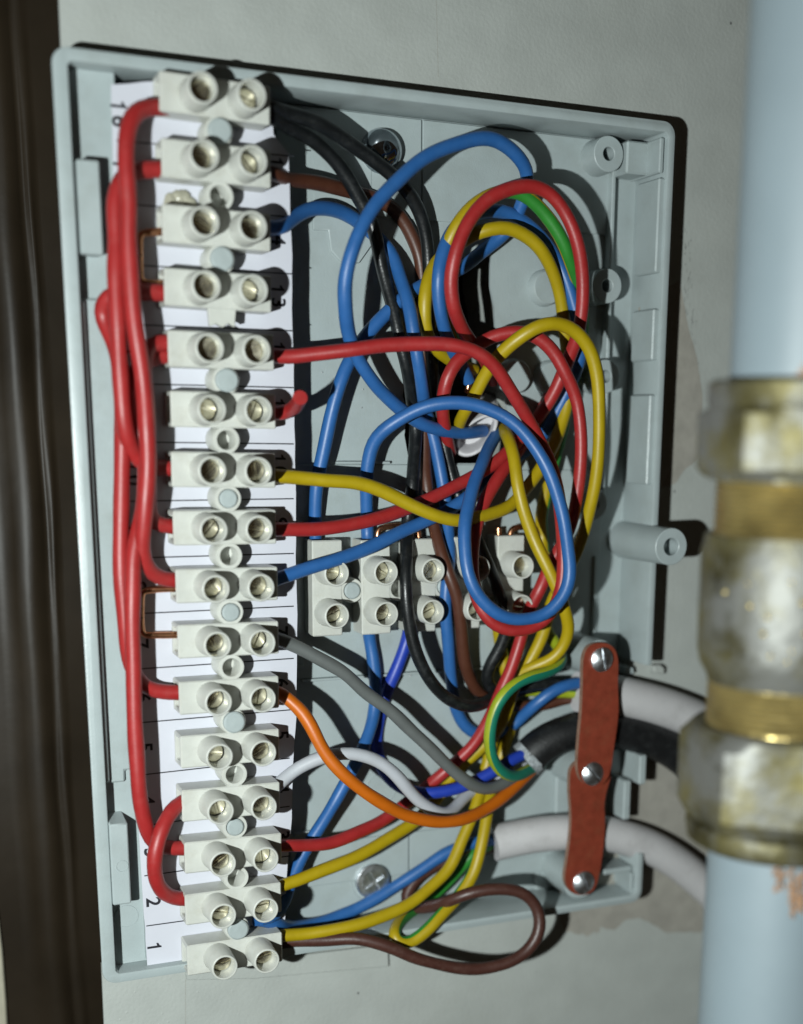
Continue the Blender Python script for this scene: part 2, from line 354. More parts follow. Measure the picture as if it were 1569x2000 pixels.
obj('side_wall_piece', MB().box(W2 - 6.5, W2 - 1.6, y0 + .9, y1 - .2, BZ + .05, -8), 'box', jb, bevel=.25)
# chipped tongue at the notch by the upper cable
obj('notch_tongue', MB().prism([XY(x, y, -6) for x, y in [(1222, 1303), (1238, 1303), (1240, 1316), (1222, 1318)]][::-1], BZ + .1, -6), 'box', jb, bevel=.2)
obj('plaster_chip', MB().prism([XY(x, y, WZ + 2) for x, y in [(1277, 1302), (1290, 1297), (1300, 1304), (1299, 1318), (1280, 1316)]][::-1], WZ - .2, WZ + 2), 'wall', wall, bevel=.3)
# inner corner gussets
def gus(px, z1): obj('corner_gusset', MB().prism([XY(x, y, z1) for x, y in px], FZ - .1, z1), 'box', jb, bevel=.25)
gus([(1305, 318), (1232, 340), (1228, 330), (1300, 268), (1308, 268)][::1], -2.2) if 0 else None
obj('corner_gusset', MB().box(W2 - 7.6, W2 - 2.0, H2 - 9.0, H2 - 3.0, FZ - .1, -5.2), 'box', jb, bevel=.35)
obj('corner_gusset', MB().box(W2 - 2.9, W2 - 1.9, H2 - 9.2, H2 - 2.8, FZ - .1, -.8), 'box', jb, bevel=.25)
obj('corner_gusset', MB().box(W2 - 9, W2 - 2.0, -H2 + 6.8, -H2 + 8, FZ - .1, -1.4), 'box', jb, bevel=.2)
obj('corner_gusset', MB().box(W2 - 2.5, W2 - 1.8, -H2 + 2.4, -H2 + 6.6, FZ - .1, -.9), 'box', jb, bevel=.2)
# raised snap panels on the inner right wall
for p0, p1 in ((352, 536), (606, 706), (772, 946)):
    a, b = XY(1300, p0, -3)[1], XY(1300, p1, -3)[1]
    obj('snap_panel', MB().box(W2 - tr - 1.3, W2 - tr + .3, b, a, -9.0, -.8), 'box', jb, bevel=.3)
# long rib and raised strip along the right wall, lid groove
obj('floor_rib', MB().box(49.9, 50.7, XY(1180, 985, FZ)[1], H2 - 2.1, FZ - .1, FZ + 2.2), 'box', jb, bevel=.15)
obj('floor_rib', MB().box(49.3, 50.1, XY(1180, 1290, FZ)[1], XY(1180, 1085, FZ)[1], FZ - .1, FZ + 1.2), 'box', jb, bevel=.15)
# bosses and posts
def post(name, px, py, z1, r, ri, z0=FZ - .1, seg=28):
    x, y = XY(px, py, z1)
    pr = [(r * 1.05, z0), (r, z1 - .15), (r - .15, z1), (ri + .12, z1), (ri, z1 - .12), (ri, z1 - 4), (0, z1 - 4)] if ri else [(r * 1.05, z0), (r, z1 - .4), (r - .4, z1), (0, z1)]
    return obj(name, MB().lathe(pr, x, y, 0, seg), 'box', jb, smooth=40)
for px, py in ((1190, 300), (1187, 558), (1184, 735), (1160, 985)): post('screw_post', px, py, -6.0, 3.3, 1.25)
post('lid_post', 1312, 1068, 7.0, 3.75, 1.75)
for px, py in ((1072, 561), (1082, 738), (1010, 735)): post('round_boss', px, py, -9.5, 3.4, 0)
post('clamp_post', 1172, 1287, .75, 3.9, 0); post('clamp_post', 1153, 1510, -.6, 3.9, 0); post('clamp_post', 1136, 1723, -.6, 3.9, 0)
obj('clamp_ledge', MB().box(41.5, 49.5, XY(1160, 1590, FZ)[1], XY(1160, 1460, FZ)[1], FZ - .1, -10.5), 'box', jb, bevel=.4)
obj('clamp_ledge', MB().box(37, 46.5, -H2 + 1.5, XY(1130, 1690, FZ)[1], FZ - .1, -10.5), 'box', jb, bevel=.8)
# rounded pads for the fixing screws
px0 = [XY(*q, FZ) for q in [(610, 290), (690, 290), (725, 320), (725, 480), (700, 515), (665, 512), (645, 490), (640, 450), (610, 450)]]
obj('screw_pad', MB().prism(px0[::-1], FZ - .1, FZ + .6), 'box', jb, bevel=.2)
for px, py, rr in ((728, 1720, 4.6), (745, 1540, 3.2), (690, 1275, 3.0), (968, 1270, 2.6), (712, 1000, 3.0)):
    x, y = XY(px, py, FZ); n_ = 40
    obj('moulding_ring', MB().lathe([(rr - .16, FZ - .05), (rr - .1, FZ + .14), (rr + .1, FZ + .14), (rr + .16, FZ - .05)], x, y, 0, n_, cap=False), 'box', jb)
# shelf carrying the five-way terminal strip
ty, by_ = XY(700, 908, FZ)[1], XY(700, 1318, FZ)[1]
obj('strip_shelf', MB().prism([(-16.9, by_), (51, by_), (51, ty - 1), (24, ty - 1), (24, ty + .1), (-16.9, ty + .1)], FZ - .1, FZ + .05 + .45), 'box', jb, bevel=.15)
obj('shelf_lip', MB().box(-15.5, 10, by_ - .55, by_ - .05, FZ - .1, FZ + 1.1), 'box', jb, bevel=.12)
obj('shelf_lip', MB().box(13, 36, by_ - .55, by_ - .05, FZ - .1, FZ + 1.1), 'box', jb, bevel=.12)
obj('shelf_lip', MB().box(-8, 3, ty + .2, ty + .7, FZ - .1, FZ + 1.3), 'box', jb, bevel=.12)
for py, z in ((1625, FZ), (1300, FZ)):
    a = XY(600, py, FZ); obj('floor_step', MB().box(-17.6, -13.6 if py > 1500 else -15, a[1] - .4, a[1] + .4, FZ - .1, FZ + 1.0), 'box', jb, bevel=.12)
# deck under the label, left ledge and the two latch tabs
PZ = -2.0
deck = [XY(*q, PZ) for q in [(222, 172), (285, 1880), (552, 1868), (566, 1600), (575, 1400), (577, 1200), (576, 1000), (573, 700), (568, 450), (562, 292), (535, 262), (525, 175)]]
deck = [(x - (.5 if x > -30 else -.3), y) for x, y in deck]
ins = [Vector((x, y, 0)) for x, y in deck]
obj('strip_deck', MB().prism(deck, FZ - .1, PZ - .1), 'box', jb, bevel=.2)
lx = -W2 + tl - .05
obj('side_floor', MB().box(lx, -47.5, -H2 + tb - .1, H2 - tt + .1, FZ - .05, -4.4), 'box', jb, bevel=.2)
yA, yB = XY(160, 583, -4)[1], XY(200, 1530, -4)[1]
obj('side_ledge', MB().prism([(lx, yB), (-51.6, yB), (-51.6, yB + 2.2), (-48.5, yB + 2.2), (-48.2, yA - 4), (-51.3, yA - 4), (-51.3, yA), (lx, yA)], FZ - .1, -3.4), 'box', jb, bevel=.3)
obj('ledge_lip', MB().box(lx, lx + .95, yB + .5, yA - .4, -5, -1.6), 'box', jb, bevel=.35)
def tab(a, b, zt, back):
    (x0, y1), (x1, y0) = XY(*a, zt), XY(*b, zt)
    x0, x1 = min(x0, x1), max(x0, x1)
    v = [(x0, y0, zt), (x1, y0, zt), (x1, y1, zt), (x0, y1, zt), (x0, y0 + .3, FZ), (x1 - .2, y0 + .3, FZ), (x1 - .2, y1 + back, FZ), (x0, y1 + back, FZ)]
    o = obj('latch_tab', MB().add(v, [(0, 1, 2, 3), (7, 6, 5, 4), (0, 4, 5, 1), (1, 5, 6, 2), (2, 6, 7, 3), (3, 7, 4, 0)]), 'box', jb, bevel=.25)
    return x0, x1, y0, y1, o
tab((149, 309), (203, 498), .6, -.3)
x0, x1, y0, y1, t2 = tab((213, 1612), (257, 1765), .6, 2.4)
obj('moulding_ring', MB().lathe([(.95, .55), (1.0, .7), (1.1, .7), (1.15, .55)], (x0 + x1) / 2 + .3, (y0 + y1) / 2 - .3, 0, 28, cap=False), 'box', t2)
x, y = XY(247, 1790, -4.4); obj('moulding_ring', MB().lathe([(2.0, -4.5), (2.05, -4.3), (2.2, -4.3), (2.25, -4.5)], x, y, 0, 32, cap=False), 'box', jb)
# fixing flange that shows under the box on the board
fl_ = [XY(*q, WZ + .9) for q in [(362, 1893), (365, 1915), (500, 1912), (760, 1888), (758, 1845)]]
obj('fixing_flange', MB().prism(fl_, WZ + .02, WZ + .9), 'wall', jb, bevel=.15)
# cream strand added to give a thin lit line in the cavity
mb = MB().tube(spline([U(930, 525, -22), U(930, 560, -22), U(934, 590, -23), U(938, 615, -25)]), .45, 8)
tag(obj('lit_line_strand', mb, 'cream'), 'thin cream strand standing in for a lit line in the dark opening behind the wires', 'strand')

# ------------------------------------------------------------------ number label
lab = thing('number_label', XY(400, 1000, PZ) + (PZ,), 'white paper label with black terminal numbers and ruled cells under the long terminal strips', 'label')
edge = [(217, 165), (222, 400), (232, 700), (243, 1000), (256, 1300), (270, 1600), (288, 1889), (352, 1896), (553, 1872), (561, 1700), (570, 1600), (572, 1500), (579, 1400), (580, 1300), (581, 1200), (578, 1110), (578, 1000), (577, 930), (575, 800), (574, 700), (570, 600), (571, 500), (567, 430), (564, 300), (534, 262), (528, 168), (310, 158)]
P = [XY(x, y, PZ) for x, y in edge]
obj('paper', MB().prism(jag([p + (1,) for p in P], .07, 2.5, 2), PZ - .06, PZ + .04), 'paper', lab, smooth=0)
lines = [(277, 305), (400, 424), (519, 535), (636, 646), (752, 757), (866, 867), (977, 974), (1088, 1081), (1197, 1184), (1305, 1286), (1410, 1386), (1512, 1481), (1611, 1575), (1709, 1672), (1807, 1770)]
for yl, yr in lines:
    t = (yl - 165) / 1725; xl = 222 + 66 * t + 1
    a, b = U(xl, yl + (2 if yl > 900 else -3), PZ + .06), U(574 if yl < 1500 else 566, yr, PZ + .06)
    d = Vector((0, .11, 0)); obj('ruled_line', MB().add([a - d, b - d, b + d, a + d], [(0, 1, 2, 3)]), 'ink', lab, smooth=0)
GL = {}
def glyph(ch):
    if ch in GL: return GL[ch]
    if ch == '1':
        me = mesh_of('number', MB().add([(-.06, -.36, 0), (.06, -.36, 0), (.06, .36, 0), (-.02, .36, 0), (-.06, .27, 0), (-.20, .20, 0), (-.20, .10, 0), (-.06, .14, 0)], [(0, 1, 2, 3, 4, 7), (4, 5, 6, 7)]), 'ink', Vector((0, 0, 0)), 0, 0)
    else:
        cu = bpy.data.curves.new('number', 'FONT'); cu.body = ch; cu.size = S; cu.align_x = 'CENTER'; cu.align_y = 'CENTER'; cu.offset = .022 * S; cu.resolution_u = 4
        o = bpy.data.objects.new('number_tmp', cu); C.objects.link(o); bpy.context.view_layer.update()
        me = bpy.data.meshes.new_from_object(o.evaluated_get(bpy.context.evaluated_depsgraph_get())); bpy.data.objects.remove(o)
        me.materials.clear(); me.materials.append(MAT['ink'])
    GL[ch] = me; return me
def text(s, px, py, size, bold=0.0):
    p = U(px, py, PZ + .065); n = len(s)
    for k, ch in enumerate(s):
        q = bpy.data.objects.new('number', glyph(ch)); put(q, lab, p + Vector((0, -(k - (n - 1) / 2) * .62 * size, 0)))
        q.rotation_euler = (0, 0, -math.pi / 2); q.scale = (size, size, 1)
for i, y in enumerate([1850, 1762, 1665, 1563, 1460, 1363, 1257, 1145, 1034, 925, 815, 700, 585, 460, 335, 222]):
    text(str(i + 1), 299 - 68 * (1880 - y) / 1700 + (4 if i < 3 else 0), y, 3.7, .09)
for i, y in enumerate([1835, 1735, 1632, 1540, 1436, 1334, 1232, 1130, 1020, 908, 800, 690, 578, 455, 330, 225]):
    text(str(i + 1), 553 - 13 * i / 15, y, 3.6, .09)

# ------------------------------------------------------------------ terminal strips
TOP, BT, BB = 9.13, 3.5, -1.95               # tube top, block top, block underside (long strips)
def block_mesh():
    mb = MB(); zt, zb = BT - BB, 0.0; w_, t = 3.0, .85; xl, xr = -5.7, 12.6
    # hollow square channel
    o = [(-w_, zb), (w_, zb), (w_, zt), (-w_, zt)]; i_ = [(-w_ + t, zb + t), (w_ - t, zb + t), (w_ - t, zt - t), (-w_ + t, zt - t)]
    vs = [(x, a, b) for x in (xl, xr) for a, b in o + i_]
    fs = []
    for k in range(4):
        l = (k + 1) % 4
        fs += [(k, l, 8 + l, 8 + k)[::-1], (4 + k, 4 + l, 12 + l, 12 + k), (k, l, 4 + l, 4 + k), (8 + k, 8 + l, 12 + l, 12 + k)[::-1]]
    mb.add(vs, fs)
    mb.box(-3.6, -3.2, -w_ + t - .02, w_ - t + .02, zb + t - .02, zt - t + .02) if 0 else None
    return mb
def tubes_mesh():
    mb = MB(); zt = BT - BB; H = TOP - BB
    for x in (0, 7.976):
        mb.lathe([(2.78, zt - .3), (2.74, zt + .12), (2.62, zt + .5), (2.46, H - .22), (2.34, H - .03), (2.24, H), (2.10, H - .03), (2.02, H - .2), (1.92, H - 4.2)], x, 0, 0, 28, cap=False)
    return mb
def screw_mesh():
    mb = MB(); r, g, n = 1.84, .27, 12
    for sg in (1, -1):
        a0 = math.asin(g / r); pts = [(r * math.cos(a0 + (math.pi - 2 * a0) * i / n), sg * r * math.sin(a0 + (math.pi - 2 * a0) * i / n)) for i in range(n + 1)]
        if sg < 0: pts = pts[::-1]
        z = lambda x, y: -.12 * (x * x + y * y) / (r * r)
        mb.prism(pts, -.9, 0, zf=lambda x, y: -.42 * (x * x + y * y) / (r * r))
    mb.lathe([(1.95, -2.0), (1.9, -.7), (0, -.7)], 0, 0, 0, 20)
    return mb
def recess_mesh(): return MB().box(-3.4, 10.4, -1.9, 1.9, 1.1, BT - BB - 1.1)
Z0 = Vector((0, 0, 0))
ME = dict(block=mesh_of('terminal_block', block_mesh(), 'term', Z0, .22), tubes=mesh_of('screw_tubes', tubes_mesh(), 'term', Z0, 0, 50),
          insert=mesh_of('brass_insert', recess_mesh(), 'brass', Z0, .2), screw=mesh_of('terminal_screw', screw_mesh(), 'brass', Z0, .08))
def child(name, me, parent, loc, rz=0):
    o = bpy.data.objects.new(name, me); C.objects.link(o); o.parent = parent; o.location = Vector(loc) * S; o.rotation_euler = (0, 0, rz); return o
def strip(n, origin, ang, pitch, webs, label, zb):
    """local x runs from first to second screw, local y from pole to pole; webs: (index, 'peg' | 'hole' | 'end')"""
    st = bpy.data.objects.new('terminal_strip', None); st.empty_display_size = .005; C.objects.link(st)
    st.location = Vector((origin[0], origin[1], zb)) * S; st.rotation_euler = (0, 0, ang); tag(st, label, 'terminal strip', 'ivory screw terminal strips')
    for i in range(n):
        y = pitch * i; j = random.uniform
        b = child('terminal_block', ME['block'], st, (j(-.12, .12), y + j(-.1, .1), 0), j(-.012, .012))
        child('screw_tubes', ME['tubes'], b, (0, 0, 0)); child('brass_insert', ME['insert'], b, (0, 0, 0))
        for x in (0, 7.976):
            sc = child('terminal_screw', ME['screw'], b, (x, 0, TOP - BB - j(2.4, 3.9))); sc.rotation_euler = (j(-.13, .13), j(-.2, .06), j(0, 3.1)); sc.scale = (.95, .95, 1)
    H = BT - BB
    for i, kind in webs:
        y = pitch * (i + .5); mb = MB(); xx = 3.95 + random.uniform(-.1, .1)
        ww = MB()
        if kind == 'end':
            y = pitch * (i + 1) - 5.6 if i >= 0 else -4.4
            ww.prism([(xx - 2.0, y - 1.5), (xx - .9, y - 1.0), (xx + .2, y - 1.6), (xx + 1.2, y - .8), (xx + 2.3, y - 1.4), (xx + 2.6, y + 2.2), (xx - 2.4, y + 2.2)], H - 1.6, H - .25)
            me = mesh_of('broken_web', ww, 'term', Z0, .15); child('broken_web', me, st, (0, 0, 0)); continue
        ww.lathe([(2.5, .1), (2.42, H - .35), (2.25, H - .1), (1.72, H - .1), (1.62, H - .25), (1.6, .5), (0, .5)], xx, y, 0, 26)
        child('web_ring', mesh_of('web_ring', ww, 'term', Z0, 0, 45), st, (0, 0, 0))
        wb = MB().box(xx - 1.5, xx + 1.5, y - pitch / 2 + 2.7, y - 1.9, H - 2.2, H - .22); wb.box(xx - 1.5, xx + 1.5, y + 1.9, y + pitch / 2 - 2.7, H - 2.2, H - .22)
        child('web_bridge', mesh_of('web_bridge', wb, 'term', Z0, .2), st, (0, 0, 0))
        if kind != 'hole':
            c, s_ = math.cos(ang), math.sin(ang); wx, wy = origin[0] + c * xx - s_ * y, origin[1] + s_ * xx + c * y
            big = kind == 'big'; zt = zb + H + (.9 if big else .45); r = 1.98 if big else 1.62
            pr = [(1.45, zb + .6), (1.5, zb + H - .2), (r, zb + H + .02), (r, zt - .25), (r - .3, zt), (0, zt + .05)]
            obj('mounting_peg', MB().lathe(pr, wx, wy, 0, 24), 'peg', jb, smooth=25)
    return st
# the strips' second screw lies to the right (local x), poles run upwards
strip(12, (-37.238, -75.879), -0.0077, 10, [(0, 'big'), (1, 'hole'), (2, 'peg'), (3, 'hole'), (4, 'big'), (5, 'hole'), (6, 'peg'), (7, 'hole'), (8, 'peg'), (9, 'hole'), (10, 'big')], 'ivory twelve-way screw terminal strip, the longest, at terminals one to twelve', BB)
strip(4, (-36.778, 43.853), -0.0211, 10, [(-1, 'end'), (0, 'big'), (1, 'hole'), (2, 'big')], 'ivory four-way screw terminal strip at the top, terminals thirteen to sixteen', BB)
Z5 = FZ + .52; T5 = Z5 + TOP - BB
a5, b5 = U(659, 1121, T5), U(1023, 1109, T5)
s5 = strip(5, (a5.x, a5.y), -math.pi / 2 + .0013, (b5.x - a5.x) / 4, [(0, 'peg'), (1, 'hole'), (2, 'peg'), (3, 'big')], 'ivory five-way screw terminal strip lying crosswise in the middle of the box', Z5)
# glob of clear glue by terminals fourteen and fifteen
mb = MB(); rg = random.Random(2)
for k in range(9):
    x, y = XY(352 + rg.uniform(-14, 24), 385 + rg.uniform(-9, 12), 0); r = rg.uniform(.9, 1.7)
    mb.lathe([(r, PZ - .3 + .3), (r * .9, PZ + r * .35), (r * .5, PZ + r * .7), (0, PZ + r * .8)], x, y, 0, 10)
tag(obj('glue_blob', mb, 'glue', smooth=80), 'lumpy yellowed clear glue blob between terminals fourteen and fifteen', 'glue')

# ------------------------------------------------------------------ wires
def wire(label, colour, pts, r=1.27, stripe=None, name='wire', cat='wire', group='insulated wires in the junction box', tip=None, twist=.05, ph=0.0):
    def up_(x, y, z):                       # the tangle stands proud of the box, its ends stay in the terminals
        if r > 1.35 or r < 1 or z < -9: return (x, y, z)
        k = min(1, max(0, (x - 560) / 110)); g = .45 - .2 * min(1, max(0, (y - 500) / 300)); return (x, y, z + g * k * (z + 9))
    P = spline([U(*up_(*p)) for p in pts]); P = wobble(P, .06 if r > 1 else .03, label, 16.0); mats = [colour] if not stripe else [colour, stripe]
    o = tag(obj(name, MB().tube(P, r, 14, stripe=range(0, 5) if stripe else None, twist=twist, ph=ph, rf=lambda t: 1 + .025 * math.sin(t * 47 + len(label)) + .02 * math.sin(t * 19 + r * 9)), mats, smooth=60), label, cat, group)
    if tip:
        t = spline([U(*p) for p in tip]); obj('bare_copper_end', MB().tube(t, .62, 10), 'copper', o, smooth=60)
    return o
RL = 1.4
wire('red link wire from the topmost terminal down the front of the red bundle', 'red', [(345, 205, .7), (316, 208, .8), (279, 213, 2.5), (257, 229, 4), (248, 259, 5), (247, 325, 6), (251, 391, 6.4), (252, 458, 6.6), (254, 540, 6.8), (261, 606, 7), (269, 673, 7), (279, 739, 7), (285, 805, 7), (289, 871, 7), (289, 921, 6.8), (283, 1004, 6.2), (279, 1045, 5.4), (278, 1076, 4.4), (287, 1109, 3), (309, 1128, 1.6), (335, 1133, .9), (360, 1134, .7)], RL)
wire('red link wire leaving terminal fifteen and running down the left of the bundle', 'red', [(345, 330, .7), (312, 330, .9), (266, 332, 2.0), (240, 345, 2.8), (227, 378, 3.4), (226, 458, 4.2), (226, 540, 5), (229, 606, 5.4), (234, 706, 5.4), (239, 789, 5.2), (246, 845, 4.4), (261, 887, 2.6), (282, 908, 1.3), (332, 916, .8), (360, 916, .7)], RL)
wire('red link wire bulging out to the left over the grey ledge', 'red', [(345, 572, .7), (312, 571, .8), (270, 571, 1.6), (236, 571, 1.6), (212, 580, .6), (201, 598, -1), (201, 622, -1.4), (214, 650, -.5), (230, 690, 1.2), (236, 740, 2.2), (239, 800, 2.4), (240, 860, 2.6), (238, 938, 2.8), (236, 1037, 2.8), (237, 1119, 2.8), (242, 1186, 2.6), (248, 1252, 2.4), (257, 1302, 2), (270, 1328, 1.6), (292, 1346, 1), (345, 1353, .8), (370, 1353, .7)], RL)
wire('long red link wire running down to terminal three', 'red', [(355, 693, .2), (320, 694, .5), (292, 699, 1.2), (266, 722, 1.8), (256, 752, 2), (257, 795, 2), (270, 838, 2), (282, 880, 2.4), (284, 940, 3.2), (279, 1004, 3.4), (270, 1040, 3.8), (262, 1080, 4.4), (259, 1136, 5), (259, 1219, 5.2), (261, 1318, 5.2), (264, 1418, 5.2), (270, 1520, 5), (275, 1566, 4.4), (285, 1616, 3.2), (299, 1646, 1.8), (325, 1656, 1), (357, 1656, .7), (385, 1656, .7)], RL)
wire('red link wire from terminal twelve hidden behind the bundle down to terminal nine', 'red', [(355, 668, 1.4), (320, 669, 1.6), (295, 672, 2.2), (283, 700, 3), (282, 739, 3.8), (287, 805, 4), (291, 871, 4), (291, 921, 4), (289, 985, 3.4), (301, 1022, 1.8), (335, 1029, .9), (360, 1029, .7)], RL)
wire('short red link wire bowed between terminals four and two', 'red', [(385, 1560, .7), (355, 1565, 1.2), (333, 1588, 3.2), (315, 1622, 5), (304, 1658, 5.8), (301, 1692, 5.4), (309, 1729, 3.8), (329, 1750, 2), (362, 1757, .9), (390, 1757, .7)], RL)
def link(label, pts): wire(label, 'copper', pts, .62, name='copper_link', cat='copper link', group='bare copper links')
link('bare copper link between terminals fourteen and thirteen', [(345, 453, -.3), (312, 453, -.3), (284, 454, -.4), (275, 457, -.4), (272, 467, -.5), (273, 500, -.5), (273, 538, -.5), (276, 549, -.4), (285, 553, -.4), (320, 555, -.3), (345, 555, -.3)])
link('bare copper link between terminals eight and seven', [(360, 1150, -.3), (330, 1150, -.3), (290, 1152, -.4), (279, 1156, -.4), (276, 1165, -.5), (276, 1200, -.5), (276, 1230, -.5), (279, 1239, -.4), (290, 1241, -.4), (345, 1240, -.3), (370, 1240, -.3)])
zt5 = Z5 + 2.8
link('bare copper link above the second and third crosswise terminals', [(737, 1075, zt5), (737, 1045, zt5), (739, 1034, zt5), (748, 1030, zt5), (790, 1026, zt5), (812, 1028, zt5), (818, 1036, zt5), (819, 1070, zt5)])
link('bare copper link curling above the fifth crosswise terminal', [(996, 1075, zt5), (996, 1045, zt5), (999, 1034, zt5), (1008, 1030, zt5), (1040, 1030, zt5), (1049, 1036, zt5), (1050, 1070, zt5)])
link('straight bare copper stub above the fourth crosswise terminal', [(975, 1075, zt5), (974, 1050, zt5), (974, 1031, zt5)])

wire('upper black wire curving from the topmost terminal into the tangle', 'black', [(490, 200, .7), (530, 208, .3), (560, 221, -1.5), (608, 234, -3), (665, 266, -5), (738, 320, -6), (783, 358, -6.5), (815, 403, -7.5), (834, 467, -8.5), (838, 524, -9.5), (840, 600, -10), (843, 681, -10), (847, 736, -10), (855, 800, -11), (866, 860, -11), (880, 920, -11), (900, 980, -10), (926, 1041, -8), (945, 1085, -4.8), (958, 1112, -4), (972, 1150, -4), (987, 1192, -4.5), (990, 1233, -5), (974, 1271, -6), (954, 1305, -7), (950, 1330, -8), (965, 1350, -8.5), (1000, 1350, -8), (1060, 1340, -7.5), (1130, 1350, -8), (1160, 1352, -8)])
wire('lower black wire sweeping from the topmost terminal past the crosswise strip', 'black', [(490, 213, .7), (530, 225, 0), (560, 247, -3), (608, 272, -5), (656, 314, -6.5), (697, 378, -7.5), (726, 435, -8), (738, 483, -8), (758, 562, -7.5), (780, 656, -6), (796, 720, -6.5), (805, 783, -9), (812, 831, -10.2), (810, 895, -8.5), (805, 952, -7), (797, 1016, -7.8), (794, 1086, -4.5), (793, 1144, -2.8), (799, 1214, -2.8), (815, 1278, -3), (840, 1329, -3), (879, 1367, -3.5), (920, 1381, -4), (952, 1370, -5), (985, 1350, -6.5), (1030, 1340, -6), (1080, 1337, -5.5), (1130, 1340, -6.5), (1160, 1342, -6.5)])
wire('brown wire from the second terminal passing under the tangle to the upper white cable', 'brown', [(500, 330, .7), (540, 341, -.5), (560, 350, -3), (624, 357, -7), (687, 374, -9.5), (732, 387, -10.5), (777, 416, -11), (808, 467, -11.3), (821, 505, -11.5), (826, 600, -11.7), (828, 700, -11.7), (829, 800, -11.7), (829, 895, -10.5), (833, 943, -9), (847, 1022, -8), (862, 1080, -5.2), (878, 1125, -3.8), (891, 1160, -3.8), (901, 1223, -5), (910, 1303, -7), (933, 1350, -9), (965, 1372, -9.5), (1010, 1380, -9), (1060, 1378, -8.5), (1110, 1364, -8), (1160, 1360, -8)])
wire('blue wire from the third terminal arching down through the middle to the upper white cable', 'blue', [(500, 443, .7), (545, 446, -.5), (575, 425, -4), (601, 409, -6), (640, 406, -8), (675, 416, -9.5), (703, 435, -10.5), (732, 460, -10.5), (764, 492, -9), (783, 543, -7), (800, 600, -4.5), (808, 650, -3.5), (816, 700, -3.5), (826, 765, -6), (836, 815, -10.4), (850, 870, -10), (862, 925, -9), (869, 965, -9), (874, 1022, -8.5), (879, 1086, -6.2), (874, 1125, -5.2), (870, 1176, -5.2), (875, 1239, -6), (879, 1303, -7.5), (885, 1351, -8.5), (892, 1389, -10), (910, 1420, -10.5), (940, 1435, -10.5), (975, 1432, -10), (1005, 1416, -9), (1020, 1400, -8), (1049, 1373, -5.5), (1087, 1346, -4.5), (1132, 1334, -4.8), (1160, 1336, -5)])
wire('red wire running right from terminal twelve and looping under the blue loop', 'red', [(495, 686, .7), (548, 697, .5), (620, 690, .5), (690, 683, .8), (750, 674, 1.2), (820, 671, 2), (880, 673, 2.8), (925, 684, 3.4), (960, 707, 3.6), (998, 763, 3.2), (1033, 820, 2), (1058, 868, 1), (1079, 915, .8), (1091, 965, 1.6), (1097, 1030, 2.6), (1101, 1090, 3), (1098, 1140, 3), (1083, 1187, 2.5), (1050, 1222, 2), (1010, 1232, 2), (970, 1224, 1.5), (940, 1190, 1), (926, 1140, 0), (923, 1080, -1), (930, 1030, -2), (945, 984, -3.5), (974, 933, -5), (997, 901, -6.5), (1020, 870, -8.5), (1040, 835, -9.5), (1060, 800, -10), (1075, 770, -10.4)])
wire('short red wire stub at terminal eleven curling up towards the viewer', 'red', [(495, 803, .7), (540, 808, .5), (556, 806, 1.2), (571, 800, 3), (581, 788, 6), (586, 776, 9)])
wire('yellow wire from terminal ten snaking right and up into the large upper loop', 'yellow', [(495, 928, .7), (545, 931, .4), (600, 934, -.6), (640, 938, -1), (705, 944, -1.6), (750, 960, -1.6), (799, 985, -1.3), (847, 1005, -1), (895, 1017, -1.2), (930, 1012, -2), (965, 1002, -3), (1000, 985, -4), (1030, 952, -5), (1049, 927, -5.5), (1084, 865, -6), (1100, 818, -7), (1112, 760, -7), (1110, 700, -7), (1102, 640, -6), (1095, 580, -5), (1078, 525, -4), (1052, 480, -3), (1022, 457, -3), (990, 443, -3), (958, 446, -3), (923, 458, -4), (890, 482, -6), (862, 503, -7), (844, 527, -6), (832, 565, -5), (830, 610, -5), (835, 655, -6), (856, 685, -7), (890, 708, -9), (926, 722, -12)])
wire('red wire from terminal nine crossing the middle into the big red upper loop', 'red', [(495, 1036, .7), (545, 1034, .5), (590, 1034, -.6), (640, 1032, -1.5), (735, 1013, -3), (815, 985, -4.5), (879, 955, -5), (926, 930, -5.5), (971, 901, -6), (1005, 870, -6.6), (1030, 842, -6.6), (1055, 810, -6), (1087, 758, -4), (1110, 705, -3), (1128, 655, -1), (1138, 600, 0), (1139, 540, .5), (1127, 470, 1), (1105, 415, 1), (1075, 378, 1), (1040, 363, 1), (1005, 365, 1), (965, 380, 1), (930, 412, 1), (905, 452, 1), (889, 500, 1), (881, 550, .5), (886, 600, 0), (902, 640, -2), (925, 672, -5), (950, 708, -9), (965, 745, -13)])
wire('blue wire from terminal eight rising into the upper loop and ending in bare copper', 'blue', [(495, 1147, .7), (548, 1128, .5), (590, 1114, -.8), (640, 1099, -2), (719, 1070, -3.5), (799, 1032, -5), (847, 1010, -5.5), (891, 987, -6), (925, 962, -6.5), (960, 930, -7.8), (1000, 900, -9.2), (1040, 870, -9.2), (1065, 844, -8.7), (1094, 795, -7.5), (1112, 757, -6.5), (1129, 715, -5), (1134, 680, -4), (1131, 630, -4), (1119, 585, -4.5), (1105, 542, -5), (1085, 503, -5.5), (1056, 461, -6), (1016, 427, -6), (981, 412, -5.5), (942, 414, -5), (910, 427, -4), (880, 458, -3), (864, 500, -2.5), (857, 540, -2), (857, 580, -2.5), (863, 620, -3), (873, 655, -4.5), (890, 695, -7), (904, 718, -8.5), (917, 745, -9.5)], tip=[(914, 741, -9.4), (917, 752, -9.6), (911, 768, -9.8)])
